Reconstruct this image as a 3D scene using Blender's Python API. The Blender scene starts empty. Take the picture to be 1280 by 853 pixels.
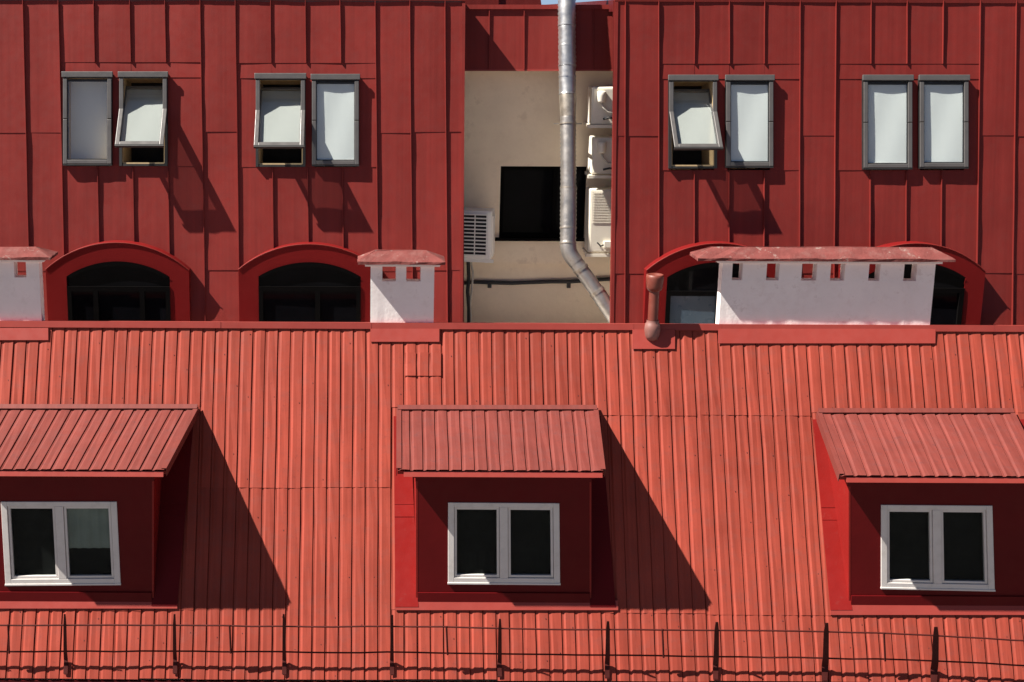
import bpy, math, random
from mathutils import Vector, Matrix
random.seed(7)
S = bpy.context.scene
COL = S.collection
# ------------------------------------------------------------------ camera
FPX, PPX, PPY = 1750.0, 460.0, 426.0          # focal length and axis of the (cropped) photograph, 1280 px wide
PITCH, RHO = math.radians(13), 0.0045
CAM = Vector((0, 0, 15))
FW = Vector((0, math.cos(PITCH), -math.sin(PITCH)))
U0 = Vector((0, math.sin(PITCH), math.cos(PITCH)))
RT = (Vector((1, 0, 0)) + RHO * U0).normalized()
UP = (U0 - RHO * Vector((1, 0, 0))).normalized()
cam = bpy.data.cameras.new('camera'); camo = bpy.data.objects.new('camera', cam); COL.objects.link(camo)
cam.sensor_width = 36; cam.lens = FPX / 1280 * 36
cam.shift_x = (640 - PPX) / 1280; cam.shift_y = (PPY - 426.5) / 1280
cam.clip_end = 3000
camo.matrix_world = Matrix(((RT.x, UP.x, -FW.x, CAM.x), (RT.y, UP.y, -FW.y, CAM.y), (RT.z, UP.z, -FW.z, CAM.z), (0, 0, 0, 1)))
S.camera = camo
# ------------------------------------------------------------------ light
SUN = Vector((0.787, 0.167, -1.0)).normalized()   # the way the sunlight travels
w = bpy.data.worlds.new('World'); S.world = w; w.use_nodes = True
wn = w.node_tree.nodes; sky = wn.new('ShaderNodeTexSky'); sky.sky_type = 'NISHITA'; sky.sun_disc = False
sky.sun_elevation = math.asin(-SUN.z); sky.sun_rotation = math.atan2(-SUN.x, -SUN.y)
sky.air_density = 0.25; sky.dust_density = 0.3; sky.ozone_density = 1.0
w.node_tree.links.new(sky.outputs[0], wn['Background'].inputs[0]); wn['Background'].inputs[1].default_value = 0.05
sl = bpy.data.lights.new('sun', 'SUN'); slo = bpy.data.objects.new('sun', sl); COL.objects.link(slo)
sl.energy = 5.0; sl.angle = math.radians(0.5); sl.color = (1.0, 0.95, 0.87)
slo.rotation_euler = SUN.to_track_quat('-Z', 'Y').to_euler()
S.view_settings.view_transform = 'Standard'; S.view_settings.look = 'None'
S.view_settings.gamma = 1; S.view_settings.use_curve_mapping = False
S.view_settings.exposure = 1.3
# ------------------------------------------------------------------ pixel / plane helpers
def ray(u, v): return FW + RT * ((u - PPX) / FPX) - UP * ((v - PPY) / FPX)
def at(u, v, Z): return CAM + ray(u, v) * Z
class Plane:
    def __init__(s, q, lean):                  # lean: degrees back from the vertical
        a = math.radians(lean); s.q = q; s.n = Vector((0, -math.cos(a), math.sin(a)))
        s.dn = Vector((0, -math.sin(a), -math.cos(a)))
    def __call__(s, u, v, n=0.0):
        r = ray(u, v); return CAM + r * ((s.q + s.n * n - CAM).dot(s.n) / r.dot(s.n))
    def off(s, n): p = Plane(s.q, 0); p.q = s.q + s.n * n; p.n = s.n; p.dn = s.dn; return p
RIDGE = at(460, 408, 15.0)
ROOF = Plane(RIDGE, 26)
FAC = Plane(at(460, 405, 15.8), 10)
FASC = Plane(FAC.q + Vector((0, 0.45, 0)), 10)
CREAM = Plane(FAC.q + Vector((0, 1.25, 0)), 0)
# ------------------------------------------------------------------ mesh builder
class MB:
    def __init__(s): s.v = []; s.f = []; s.sm = []
    def add(s, pts, faces, smooth=False):
        b = len(s.v); s.v += [Vector(p) for p in pts]
        for f in faces: s.f.append([b + i for i in f]); s.sm.append(smooth)
        return s
    def quad(s, a, b, c, d): return s.add([a, b, c, d], [(0, 1, 2, 3)])
    def hexa(s, p):                            # p: 4 corners front (a b c d), 4 back
        return s.add(p, [(0, 1, 2, 3), (7, 6, 5, 4), (0, 4, 5, 1), (1, 5, 6, 2), (2, 6, 7, 3), (3, 7, 4, 0)])
    def box(s, o, ex, ey, ez): return s.hexa([o, o + ex, o + ex + ey, o + ey, o + ez, o + ex + ez, o + ex + ey + ez, o + ey + ez])
    def abox(s, a, b):
        a = Vector(a); b = Vector(b); d = b - a
        return s.box(a, Vector((d.x, 0, 0)), Vector((0, 0, d.z)), Vector((0, d.y, 0)))
    def tube(s, path, rad, n=10, caps=True):
        path = [Vector(p) for p in path]; m = len(path)
        if not hasattr(rad, '__len__'): rad = [rad] * m
        t0 = (path[1] - path[0]).normalized()
        a = Vector((0, 0, 1)) if abs(t0.z) < .9 else Vector((1, 0, 0))
        pts = []
        e1 = None
        for i, p in enumerate(path):
            t = (path[min(i + 1, m - 1)] - path[max(i - 1, 0)]).normalized()
            if e1 is None: e1 = (a - t * a.dot(t)).normalized()
            else: e1 = (e1 - t * e1.dot(t)).normalized()
            e2 = t.cross(e1)
            for k in range(n):
                th = 2 * math.pi * k / n; pts.append(p + (e1 * math.cos(th) + e2 * math.sin(th)) * rad[i])
        fs = []
        for i in range(m - 1):
            for k in range(n): fs.append((i * n + k, i * n + (k + 1) % n, (i + 1) * n + (k + 1) % n, (i + 1) * n + k))
        s.add(pts, fs, True)
        if caps:
            s.add(pts[:n], [tuple(range(n))[::-1]]); s.add(pts[-n:], [tuple(range(n))])
        return s
    def build(s, name, mat, parent=None, bevel=0.0, label=None):
        org = root_loc(parent)
        me = bpy.data.meshes.new(name); me.from_pydata([tuple(p - org) for p in s.v], [], s.f)
        me.polygons.foreach_set('use_smooth', s.sm); me.materials.append(mat); me.update()
        import bmesh
        bm = bmesh.new(); bm.from_mesh(me); bmesh.ops.recalc_face_normals(bm, faces=bm.faces); bm.to_mesh(me); bm.free()
        o = bpy.data.objects.new(name, me); COL.objects.link(o)
        if parent: o.parent = parent
        if bevel:
            b = o.modifiers.new('bevel', 'BEVEL'); b.width = bevel; b.segments = 2; b.limit_method = 'ANGLE'
        if label: o['label'] = label
        return o
def root_loc(p):
    if p is None: return Vector((0, 0, 0))
    while p.parent: p = p.parent
    return Vector(p.location)
def thing(name, loc, label, cat, group=None):
    o = bpy.data.objects.new(name, None); COL.objects.link(o); o.location = loc; o.empty_display_size = .2
    o['label'] = label; o['category'] = cat
    if group: o['group'] = group
    return o
# ------------------------------------------------------------------ materials
def mat(name, col, rough=.5, metal=0.0, var=.12, scale=3.0, bump=.0, bscale=40, streak=0.0, rnd=0.0, dust=None, dust_amt=0.0, spec=.5, big=0.0, wear=None, wear_amt=.0, wear_scale=18.0):
    m = bpy.data.materials.new(name); m.use_nodes = True
    N = m.node_tree.nodes; L = m.node_tree.links; b = N['Principled BSDF']
    b.inputs['Roughness'].default_value = rough; b.inputs['Metallic'].default_value = metal
    b.inputs['Specular IOR Level'].default_value = spec
    tc = N.new('ShaderNodeTexCoord')
    def noise(sc, det=4, vec=None, rgh=.55):
        n = N.new('ShaderNodeTexNoise'); n.inputs['Scale'].default_value = sc; n.inputs['Detail'].default_value = det
        n.inputs['Roughness'].default_value = rgh; L.new(vec or tc.outputs['Object'], n.inputs['Vector']); return n.outputs['Fac']
    def mapr(x, a, b_, c, d):
        r = N.new('ShaderNodeMapRange'); L.new(x, r.inputs[0])
        for i, q in enumerate((a, b_, c, d)): r.inputs[i + 1].default_value = q
        return r.outputs[0]
    def mul(x, y):
        q = N.new('ShaderNodeMath'); q.operation = 'MULTIPLY'; L.new(x, q.inputs[0]); L.new(y, q.inputs[1]); return q.outputs[0]
    val = mapr(noise(scale), .3, .7, 1 - var, 1 + var)
    if big: val = mul(val, mapr(noise(.55, 3), .3, .7, 1 - big, 1 + big))
    if streak:
        mp = N.new('ShaderNodeMapping'); L.new(tc.outputs['Object'], mp.inputs[0]); mp.inputs['Scale'].default_value = (22, .5, .5)
        val = mul(val, mapr(noise(1.0, 4, mp.outputs[0]), .3, .7, 1 - streak, 1 + streak))
    if rnd:
        oi = N.new('ShaderNodeObjectInfo'); val = mul(val, mapr(oi.outputs['Random'], 0, 1, 1 - rnd, 1 + rnd))
    mx = N.new('ShaderNodeMix'); mx.data_type = 'RGBA'; mx.blend_type = 'MULTIPLY'; mx.inputs[0].default_value = 1
    mx.inputs[6].default_value = (*col, 1); L.new(val, mx.inputs[7]); out = mx.outputs[2]
    def over(c, fac, src):
        k = N.new('ShaderNodeMix'); k.data_type = 'RGBA'; L.new(fac, k.inputs[0]); L.new(src, k.inputs[6]); k.inputs[7].default_value = (*c, 1); return k.outputs[2]
    if dust: out = over(dust, mapr(noise(7, 8, rgh=.7), .5, .72, 0, dust_amt), out)
    if wear: out = over(wear, mapr(noise(wear_scale, 6, rgh=.7), .6, .66, 0, wear_amt), out)
    L.new(out, b.inputs['Base Color'])
    rr = mapr(noise(11, 5), .3, .7, max(.02, rough - .08), min(1, rough + .1)); L.new(rr, b.inputs['Roughness'])
    if bump:
        bp = N.new('ShaderNodeBump'); bp.inputs['Strength'].default_value = 1; bp.inputs['Distance'].default_value = bump
        L.new(noise(bscale, 5), bp.inputs['Height']); L.new(bp.outputs[0], b.inputs['Normal'])
    return m
def glass(name, tint, refl):
    m = bpy.data.materials.new(name); m.use_nodes = True; N = m.node_tree.nodes; L = m.node_tree.links
    t = N.new('ShaderNodeBsdfTransparent'); t.inputs[0].default_value = (*tint, 1)
    g = N.new('ShaderNodeBsdfGlossy'); g.inputs['Roughness'].default_value = .03; g.inputs[0].default_value = (.9, .95, 1, 1)
    mx = N.new('ShaderNodeMixShader'); mx.inputs[0].default_value = refl; L.new(t.outputs[0], mx.inputs[1]); L.new(g.outputs[0], mx.inputs[2])
    L.new(mx.outputs[0], N['Material Output'].inputs[0]); return m
M = {}
M['roof'] = mat('corrugated_red_paint', (.268, .046, .029), .55, var=.08, streak=.14, rnd=.075, big=.10, dust=(.21, .055, .042), dust_amt=.6, spec=.15, bump=.0006, bscale=25, wear=(.14, .03, .026), wear_amt=.35, wear_scale=30)
M['dormer_roof'] = mat('weathered_dormer_red', (.152, .032, .025), .6, var=.08, streak=.12, rnd=.06, big=.08, dust=(.13, .042, .038), dust_amt=.5, spec=.25, wear=(.09, .026, .026), wear_amt=.4, wear_scale=14)
M['flash'] = mat('flashing_red_paint', (.275, .040, .030), .5, var=.06, rnd=.05, big=.06, spec=.35, bump=.002, bscale=4)
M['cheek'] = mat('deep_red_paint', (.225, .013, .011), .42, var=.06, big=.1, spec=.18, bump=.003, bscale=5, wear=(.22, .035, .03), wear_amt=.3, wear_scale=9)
M['face'] = mat('shade_dark_red', (.105, .004, .005), .5, var=.06, big=.1, spec=.12, bump=.002, bscale=5)  # deep red with the eave shade put into the colour
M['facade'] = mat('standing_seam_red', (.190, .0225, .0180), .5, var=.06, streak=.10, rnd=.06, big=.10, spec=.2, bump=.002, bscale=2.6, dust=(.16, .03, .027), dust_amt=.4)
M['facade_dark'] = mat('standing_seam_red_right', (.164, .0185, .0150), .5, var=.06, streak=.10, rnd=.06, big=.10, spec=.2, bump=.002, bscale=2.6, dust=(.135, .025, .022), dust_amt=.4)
M['arch'] = mat('arch_red_paint', (.150, .007, .007), .5, var=.06, big=.08, spec=.1, bump=.003, bscale=4)
M['plaster'] = mat('white_plaster', (.90, .84, .81), .9, var=.04, big=.05, spec=.2, bump=.002, bscale=28, dust=(.72, .62, .58), dust_amt=.45, wear=(.55, .46, .42), wear_amt=.35, wear_scale=6)
M['cap'] = mat('weathered_red_concrete', (.155, .042, .037), .85, var=.2, scale=6, spec=.2, bump=.006, bscale=30, dust=(.18, .085, .075), dust_amt=.7, wear=(.27, .21, .185), wear_amt=.6, wear_scale=9)
M['cream'] = mat('cream_render', (.90, .75, .56), .9, var=.04, big=.08, spec=.15, bump=.003, bscale=18, dust=(.74, .58, .42), dust_amt=.35, wear=(.66, .52, .38), wear_amt=.4, wear_scale=3)
M['white'] = mat('white_window_plastic', (.62, .58, .55), .4, var=.04, dust=(.42, .38, .34), dust_amt=.5)
M['alu'] = mat('grey_aluminium', (.11, .102, .098), .42, metal=.25, var=.08, scale=8)
M['rubber'] = mat('black_gasket', (.012, .011, .011), .6)
M['wood'] = mat('pine_lining', (.42, .30, .16), .6, var=.12, streak=.15)
M['blind'] = mat('white_roller_blind', (.76, .76, .73), .8, var=.02, spec=.2)
M['blind3'] = mat('bright_roller_blind', (.92, .92, .92), .8, var=.02, spec=.2)
M['curtain'] = mat('dark_backing', (.006, .006, .0065), .9, var=.3, scale=5)  # near black, painted as the dark of unlit rooms
M['blind2'] = mat('sheer_cream_blind', (.78, .77, .72), .8, var=.04, spec=.1)
_n = M['blind2'].node_tree; _t = _n.nodes.new('ShaderNodeBsdfTransparent'); _m = _n.nodes.new('ShaderNodeMixShader'); _m.inputs[0].default_value = .45
_n.links.new(_n.nodes['Principled BSDF'].outputs[0], _m.inputs[1]); _n.links.new(_t.outputs[0], _m.inputs[2]); _n.links.new(_m.outputs[0], _n.nodes['Material Output'].inputs[0])
M['ac_left'] = mat('white_enamel', (.93, .90, .84), .4, var=.03)
M['cloth'] = mat('pale_curtain', (.42, .45, .40), .9, var=.12, scale=6)
M['glass'] = glass('window_glass', (.75, .78, .77), .004)
M['sglass'] = glass('skylight_glass', (.93, .95, .95), .07)
M['dglass'] = mat('dark_glass', (.004, .004, .005), .05, var=.3, spec=.05)
M['bglass'] = mat('sky_reflection_blue', (.06, .09, .12), .3, var=.1, spec=.5)  # opaque pane, sky reflection painted in as slate blue
M['dframe'] = mat('dark_brown_frame', (.0035, .003, .003), .7, spec=.03)
M['ac'] = mat('ivory_enamel', (.78, .73, .62), .4, var=.03, dust=(.6, .53, .42), dust_amt=.4)
M['acdark'] = mat('black_coil', (.01, .01, .01), .6)
M['duct'] = mat('galvanised_duct', (.52, .51, .50), .38, metal=.85, var=.14, scale=9, dust=(.35, .30, .26), dust_amt=.4)
M['ductold'] = mat('stained_duct_band', (.40, .35, .29), .42, metal=.75, var=.3, scale=10, dust=(.2, .14, .09), dust_amt=.7)
M['ductlow'] = mat('dull_galvanised_duct', (.40, .37, .34), .42, metal=.8, var=.2, scale=7, dust=(.24, .19, .15), dust_amt=.7, bump=.002, bscale=30)
M['cable'] = mat('black_cable', (.014, .013, .013), .55)
M['hose'] = mat('pale_hose', (.5, .46, .4), .6)
M['vent'] = mat('terracotta_vent_paint', (.155, .032, .02), .5, var=.12, dust=(.22, .08, .06), dust_amt=.5)
M['ventball'] = mat('faded_vent_base', (.20, .085, .07), .55, var=.15, dust=(.28, .18, .17), dust_amt=.6)
M['rail'] = mat('dark_maroon_rail', (.060, .012, .010), .6, var=.2, scale=8, spec=.12)
M['gutter'] = mat('dark_red_gutter', (.085, .007, .007), .4, var=.1)
M['bounce_roof'] = mat('pale_bounce_roof', (.80, .76, .70), .85, var=.1)  # kept pale so the hidden roof throws light up the recess wall
M['paving'] = mat('paving', (.155, .135, .11), .9, var=.12, scale=1)
M['asphalt'] = mat('asphalt', (.06, .06, .06), .9, var=.15)
M['metal'] = mat('bare_metal', (.32, .31, .29), .45, metal=.6)
M['screw'] = mat('dark_screw_head', (.10, .03, .025), .5)
# ------------------------------------------------------------------ ground
def struct(name, mb, m):
    o = mb.build(name, m); o['kind'] = 'structure'; return o
struct('ground', MB().quad((-900, -900, 0), (900, -900, 0), (900, 900, 0), (-900, 900, 0)), M['paving'])
struct('road', MB().quad((-900, 2, .004), (900, 2, .004), (900, 8, .004), (-900, 8, .004)), M['asphalt'])
struct('pavement', MB().abox((-900, 8, 0), (900, 11.6, .13)), M['paving'])
# ------------------------------------------------------------------ front house and its corrugated roof
XL, XR = at(-430, 410, 15).x, at(1710, 410, 15).x
EAVE = ROOF(460, 849); rdn = ROOF.dn; rn = ROOF.n
def rs(v): return (ROOF(460, v) - RIDGE).dot(rdn)
def rp(x, s, n=0.0): return Vector((x, RIDGE.y, RIDGE.z)) + rdn * s + rn * n
SE = rs(849)
house = thing('front_house', (0, EAVE.y + .4, 0), 'front house with steep bright red corrugated metal roof across lower half', 'house')
hw = MB().abox((XL, EAVE.y + .12, 0), (XR, EAVE.y + .42, EAVE.z - .1)); hw.build('wall', M['cream'], house)
deck = MB()
deck.hexa([rp(XL, .02, -.03), rp(XR, .02, -.03), rp(XR, SE, -.03), rp(XL, SE, -.03), rp(XL, .02, -.09), rp(XR, .02, -.09), rp(XR, SE, -.09), rp(XL, SE, -.09)])
roof = deck.build('roof', M['curtain'], house)
PITCHW = .1343; X0 = ROOF(284.7, 440).x          # foot of one dark groove
H = .0095
PROF = [(0.0, 0.0), (.12, 0.0), (.27, 1.0), (.60, .96), (.92, 1.0), (.96, -.8)]
def sheet_mesh(x0, x1, s0, s1, off, parent, m, name='roof_sheet', wob=.003, mapper=rp, H=H, pw=PITCHW, ph=None):
    ph = X0 if ph is None else ph
    k0 = math.floor((x0 - ph) / pw) - 1; xs = []
    k = k0
    while ph + k * pw < x1 + pw:
        for a, h in PROF:
            x = ph + (k + a) * pw
            if x0 - 1e-5 <= x <= x1 + 1e-5: xs.append((x, h))
        k += 1
    ns = max(2, int((s1 - s0) / .45) + 1); pts = []; fs = []
    ph1 = random.random() * 6; skew = random.uniform(-.006, .006) if mapper is rp else 0
    for j in range(ns + 1):
        t = j / ns; s = s0 + (s1 - s0) * t
        for x, h in xs:
            sway = wob * .5 * math.sin(j * 1.9 + ph1)
            pts.append(mapper(x + sway, s + skew * (x - x0) * t, h * H + off * t + .0028 * random.uniform(-1, 1)))
    n = len(xs)
    for j in range(ns):
        for i in range(n - 1): fs.append((j * n + i, j * n + i + 1, (j + 1) * n + i + 1, (j + 1) * n + i))
    # a rolled lower edge gives the sheet thickness
    b = len(pts)
    for i in range(n): pts.append(pts[ns * n + i] - rn * .006)
    for i in range(n - 1): fs.append((ns * n + i, ns * n + i + 1, b + i + 1, b + i))
    mb = MB().add(pts, fs); return mb.build(name, m, parent)
def gx(u, v): return ROOF(u, v).x
def snap(x, w=8): return X0 + round((x - X0) / PITCHW) * PITCHW
# column bands: (u at ridge of left edge, u of right edge, [lap rows v])
W8 = 8 * PITCHW
bands = [(snap(XL), snap(gx(247, 514)), [508, 764]), (snap(gx(247, 514)), snap(gx(492, 514)), [610, 849]),
         (snap(gx(492, 514)), snap(gx(748, 514)), [509, 763]), (snap(gx(748, 514)), snap(gx(1018, 514)), [517, 766]),
         (snap(gx(1018, 514)), XR, [514, 768])]
for xa, xb, laps in bands:
    x = xa
    while x < xb - .02:
        x1 = min(x + W8, xb)
        if xb - x1 < .3: x1 = xb
        rows = [0.0] + [rs(l) + random.uniform(-.012, .012) for l in laps if l < 845] + [SE + random.uniform(0, .012)]
        for i in range(len(rows) - 1):
            top = rows[i] - (.04 if i else -.03)
            sheet_mesh(x - .004, x1 + .012, top, rows[i + 1], .004, roof, M['roof'])
        x = x1
# small repair sheet laid over the ribs right of the narrow chimney
sheet_mesh(snap(gx(502, 455)) - .004, snap(gx(556, 455)) + .012, rs(441), rs(470), .006, roof, M['roof'], name='repair_sheet', mapper=lambda x, s, n: rp(x, s, n + .006))
# screws
sc = MB()
for xi in range(int((XR - XL) / (2 * PITCHW))):
    for r_, v in enumerate((432, 470, 503, 560, 603, 660, 715, 770, 806, 838)):
        if random.random() < .55: continue
        x = X0 + (math.ceil((XL - X0) / PITCHW) + 2 * xi + (r_ % 2) + .74 ) * PITCHW
        q = rp(x + random.uniform(-.01, .01), rs(v) + random.uniform(-.12, .12), H * .97 + .002)
        sc.box(q - Vector((.004, 0, 0)) - rdn * .004, Vector((.008, 0, 0)), rdn * .008, rn * .004)
so = sc.build('screw_heads', M['screw'], roof); so['kind'] = 'stuff'
# ridge cap in lengths
xs = [XL] + [gx(u, 408) for u in (62, 275, 463, 545, 628, 790, 900, 1164, 1240)] + [XR]
for a, b in zip(xs[:-1], xs[1:]):
    d = random.uniform(-.004, .004); t = .003
    f0, f1 = rs(412), rs(406)
    top0, top1 = rp(a, -.03, .042 + d), rp(b + .01, -.03, .042 + d)
    lo0, lo1 = rp(a, f0, .028 + d), rp(b + .01, f0, .028 + d)
    bk0, bk1 = top0 + Vector((0, .16, -.03)), top1 + Vector((0, .16, -.03))
    k = MB().hexa([top0, top1, lo1, lo0, top0 - rn * .006, top1 - rn * .006, lo1 - rn * .014, lo0 - rn * .014])
    k.quad(top0, bk0, bk1, top1); k.build('ridge_cap', M['flash'], house)
# flashing plates in front of the chimneys and under the vent pipe
def plate(name, u0, u1, v0, v1, n, parent, m=None, th=.004):
    a, b, c, d = ROOF(u0, v0), ROOF(u1, v0), ROOF(u1, v1), ROOF(u0, v1)
    mb = MB(); mb.hexa([a + rn * (n + .006), b + rn * (n + .006), c + rn * n, d + rn * n, a + rn * (n - .003), b + rn * (n - .003), c + rn * (n - th - .006), d + rn * (n - th - .006)])
    return mb.build(name, m or M['flash'], parent)
for a in ((-60, 61, 411, 426), (463, 549, 412, 428), (897, 1168, 412, 430)): plate('flashing', *a, .026, house)
# unseen flat roof behind the ridge, pale to bounce light into the recess
FLZ = RIDGE.z - .6
MB().abox((XL, RIDGE.y + .12, FLZ - .2), (XR, CREAM.q.y + .3, FLZ)).build('flat_roof', M['bounce_roof'], house)
MB().abox((XL, RIDGE.y + .08, FLZ), (XR, RIDGE.y + .115, RIDGE.z - .02)).build('ridge_wall', M['gutter'], house)
# eave trim and gutter
eb = rp(XL, SE + .01, 0); ee = rp(XR, SE + .01, 0)
gt = MB(); gpts = []; 
for i in range(9):
    th = math.pi * i / 8; gpts.append(Vector((0, -.005 - .065 + .065 * math.cos(th) , -.045 - .065 * math.sin(th))))
pts = []; fs = []
for X_ in (XL, XR):
    for g in gpts: pts.append(Vector((X_, eb.y, eb.z)) + g)
for i in range(8): fs.append((i, i + 1, 10 + i, 9 + i))
gt.add(pts, fs, True)
gt.abox((XL, eb.y - .145, eb.z - .052), (XR, eb.y - .130, eb.z - .038))
gut = gt.build('gutter', M['gutter'], house)
q = at(917, 851, 13.55)
MB().abox((q.x - .09, eb.y - .16, eb.z - .075), (q.x + .09, eb.y - .005, eb.z - .02)).build('bracket', M['metal'], gut, bevel=.004)
MB().abox((XL, eb.y - .004, eb.z - .3), (XR, eb.y + .02, eb.z - .02)).build('fascia_board', M['gutter'], house)
# ------------------------------------------------------------------ dormers
def lerp(a, b, t): return a + (b - a) * t
def bil(a, b, c, d, s, t): return lerp(lerp(a, b, s), lerp(d, c, s), t)
class Q4:                                       # a (slightly out of square) rectangle: corners tl tr br bl and an outward normal
    def __init__(s, tl, tr, br, bl, n): s.c = (tl, tr, br, bl); s.n = n; s.w = ((tr - tl).length + (br - bl).length) / 2; s.h = ((bl - tl).length + (br - tr).length) / 2
    def p(s, x, y, n=0): return bil(*s.c, x / s.w, y / s.h) + s.n * n
    def bx(s, mb, x0, x1, y0, y1, n0, n1): mb.hexa([s.p(x0, y0, n1), s.p(x1, y0, n1), s.p(x1, y1, n1), s.p(x0, y1, n1), s.p(x0, y0, n0), s.p(x1, y0, n0), s.p(x1, y1, n0), s.p(x0, y1, n0)]); return mb
def casement(parent, Q, curtain):
    w, h = Q.w, Q.h; fw = .062; mid = w * .5
    fr = MB()
    Q.bx(fr, 0, fw, 0, h, -.05, .012); Q.bx(fr, w - fw, w, 0, h, -.05, .012)
    Q.bx(fr, fw, w - fw, 0, fw * .8, -.05, .0118); Q.bx(fr, fw, w - fw, h - fw, h, -.05, .0118)
    Q.bx(fr, mid - .042, mid + .042, fw * .8, h - fw, -.05, .0115)
    win = fr.build('window', M['white'], parent, bevel=.004)
    for a, b in ((fw, mid - .042), (mid + .042, w - fw)):
        sb = MB(); k = .028; y0, y1 = fw * .8, h - fw
        Q.bx(sb, a + .003, a + k, y0 + .003, y1 - .003, -.045, -.002); Q.bx(sb, b - k, b - .003, y0 + .003, y1 - .003, -.045, -.002)
        Q.bx(sb, a + k, b - k, y0 + .003, y0 + k, -.045, -.0025); Q.bx(sb, a + k, b - k, y1 - k, y1 - .003, -.045, -.0025)
        sb.build('sash', M['white'], win, bevel=.003)
        Q.bx(MB(), a + k - .004, b - k + .004, y0 + k - .004, y1 - k + .004, -.028, -.024).build('pane', M['glass'], win)
    mb = MB(); Q.bx(mb, -.004, w + .004, h - .012, h + .008, -.02, .020); mb.build('sill', M['white'], win, bevel=.003)
    mb = MB(); Q.bx(mb, .03, w - .03, .03, h - .03, -.062, -.056); mb.build('curtain', M['curtain'], win)  # dark sheet standing in for the unlit room, not cloth
    if curtain:
        a, b, t0, t1, m_ = curtain; pts = []; fs = []; n = 26
        for i in range(n + 1):
            x = lerp(mid + .05 if a == 1 else fw, w - fw if a == 1 else mid - .05, i / n)
            for y in (h * t0, h * t1): pts.append(Q.p(x, y, -.044 + .006 * math.sin(i * 1.15)))
        for i in range(n): fs.append((2 * i, 2 * i + 2, 2 * i + 3, 2 * i + 1))
        MB().add(pts, fs, True).build('pale_curtain' if b else 'roller_blind', m_, win)
    return win
def dormer(label, back, front, face, win, apron, flash, curtain, vbot, sh):
    # back: (uL,uR,v) on main roof; front: (uL,uR,v); face (uL,uR) ; win 4 px corners
    bl, br = ROOF(back[0], back[2], .03), ROOF(back[1], back[2], .03)
    Zb = (ROOF((back[0] + back[1]) / 2, back[2]) - CAM).dot(FW); Zf = Zb / 1.075
    fl, fr = at(front[0], front[2], Zf), at(front[1], front[2], Zf)
    zz = (fl.z + fr.z) / 2; yy = (fl.y + fr.y) / 2; fl.z = fr.z = zz; fl.y = fr.y = yy
    bot = ROOF((face[0] + face[1]) / 2, vbot, .02); FP = Plane(bot, 0)
    t = thing('dormer', bot, label, 'dormer', 'dormers on the lower roof')
    # roof: deck + sheets
    nrm = (br - bl).cross(fl - bl).normalized()
    if nrm.z < 0: nrm = -nrm
    rd = MB().hexa([bl - nrm * .01, br - nrm * .01, fr - nrm * .01, fl - nrm * .01, bl - nrm * .05, br - nrm * .05, fr - nrm * .05, fl - nrm * .05]).build('roof', M['cheek'], t)
    Wd = (br - bl).length; nr = round(Wd / .134); pw = 1.0 / nr
    def mp(x, s, n): return bil(bl, br, fr, fl, x, s) + nrm * (n + .004)
    cuts = [0, 6 * pw, 12 * pw, 1.0] if nr > 13 else [0, 8 * pw, 1.0]
    for i in range(len(cuts) - 1):
        sheet_mesh(cuts[i] - .0 , min(cuts[i + 1] + .008, 1.0), -.02, 1.02, .003, rd, M['dormer_roof'], mapper=mp, pw=pw, ph=0.0, wob=.002, H=.011)
    # top strip, verge strips, eave trim
    up = (bl - fl).normalized(); X = Vector((1, 0, 0))
    mb = MB(); a, b = bl + nrm * .034 - up * .035, br + nrm * .034 - up * .035
    mb.hexa([a + up * .055 + nrm * .02, b + up * .055 + nrm * .02, b, a, a + up * .055, b + up * .055, b - nrm * .006, a - nrm * .006]); mb.build('top_flashing', M['dormer_roof'], t)
    for e, (p0, p1) in enumerate(((bl, fl), (br, fr))):
        sg = -1 if e == 0 else 1; d = (p1 - p0)
        mb = MB(); o = p0 + X * sg * .012 + nrm * .022
        mb.box(o - X * (.05 if sg > 0 else 0), X * .05, d * 1.01, nrm * .006)
        mb.box(o - X * (.006 if sg > 0 else 0), X * .006, d * 1.01, -nrm * .085); mb.build('verge_trim', M['dormer_roof'], t)
    xo = X * .06
    mb = MB().box(fl + xo + nrm * -.004 - up * .020, (fr - fl) - xo * 1.3, Vector((0, -.022, -.05)), Vector((0, .02, 0))); mb.build('eave_trim', M['flash'], t)
    # front wall with the window opening
    v0 = front[2] + 5
    tl, tr = FP(face[0], v0), FP(face[1], v0); zt = fl.z + .03; zb = bot.z - .05
    wtl, wtr, wbr, wbl = [FP(*p) for p in win]
    b0, b1 = FP(face[0], vbot), FP(face[1], vbot); y = bot.y
    fxl = lambda z: lerp(b0.x, tl.x, (z - b0.z) / (tl.z - b0.z)); fxr = lambda z: lerp(b1.x, tr.x, (z - b0.z) / (tl.z - b0.z))
    xl, xr = fxl(zt), fxr(zt)
    mb = MB(); V = lambda x, z, dy=0: Vector((x, y + dy, z))
    for ring in (0, .05):
        pass
    O = [V(xl, zt), V(xr, zt), V(fxr(zb), zb), V(fxl(zb), zb)]; I = [wtl.copy(), wtr.copy(), wbr.copy(), wbl.copy()]
    back_ = Vector((0, .05, 0)); pts = O + I + [p + back_ for p in O] + [p + back_ for p in I]; fs = []
    for i in range(4):
        j = (i + 1) % 4; fs += [(i, j, 4 + j, 4 + i), (8 + i, 12 + i, 12 + j, 8 + j), (4 + i, 4 + j, 12 + j, 12 + i), (i, 8 + i, 8 + j, j)]
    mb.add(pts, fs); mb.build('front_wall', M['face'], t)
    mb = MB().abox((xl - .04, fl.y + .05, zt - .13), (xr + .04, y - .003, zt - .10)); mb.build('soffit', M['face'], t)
    mb = MB().abox((xl - .02, y - .03, zt - .22), (xr + .02, y - .004, zt - .135)); mb.build('frieze_board', M['face'], t)
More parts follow.
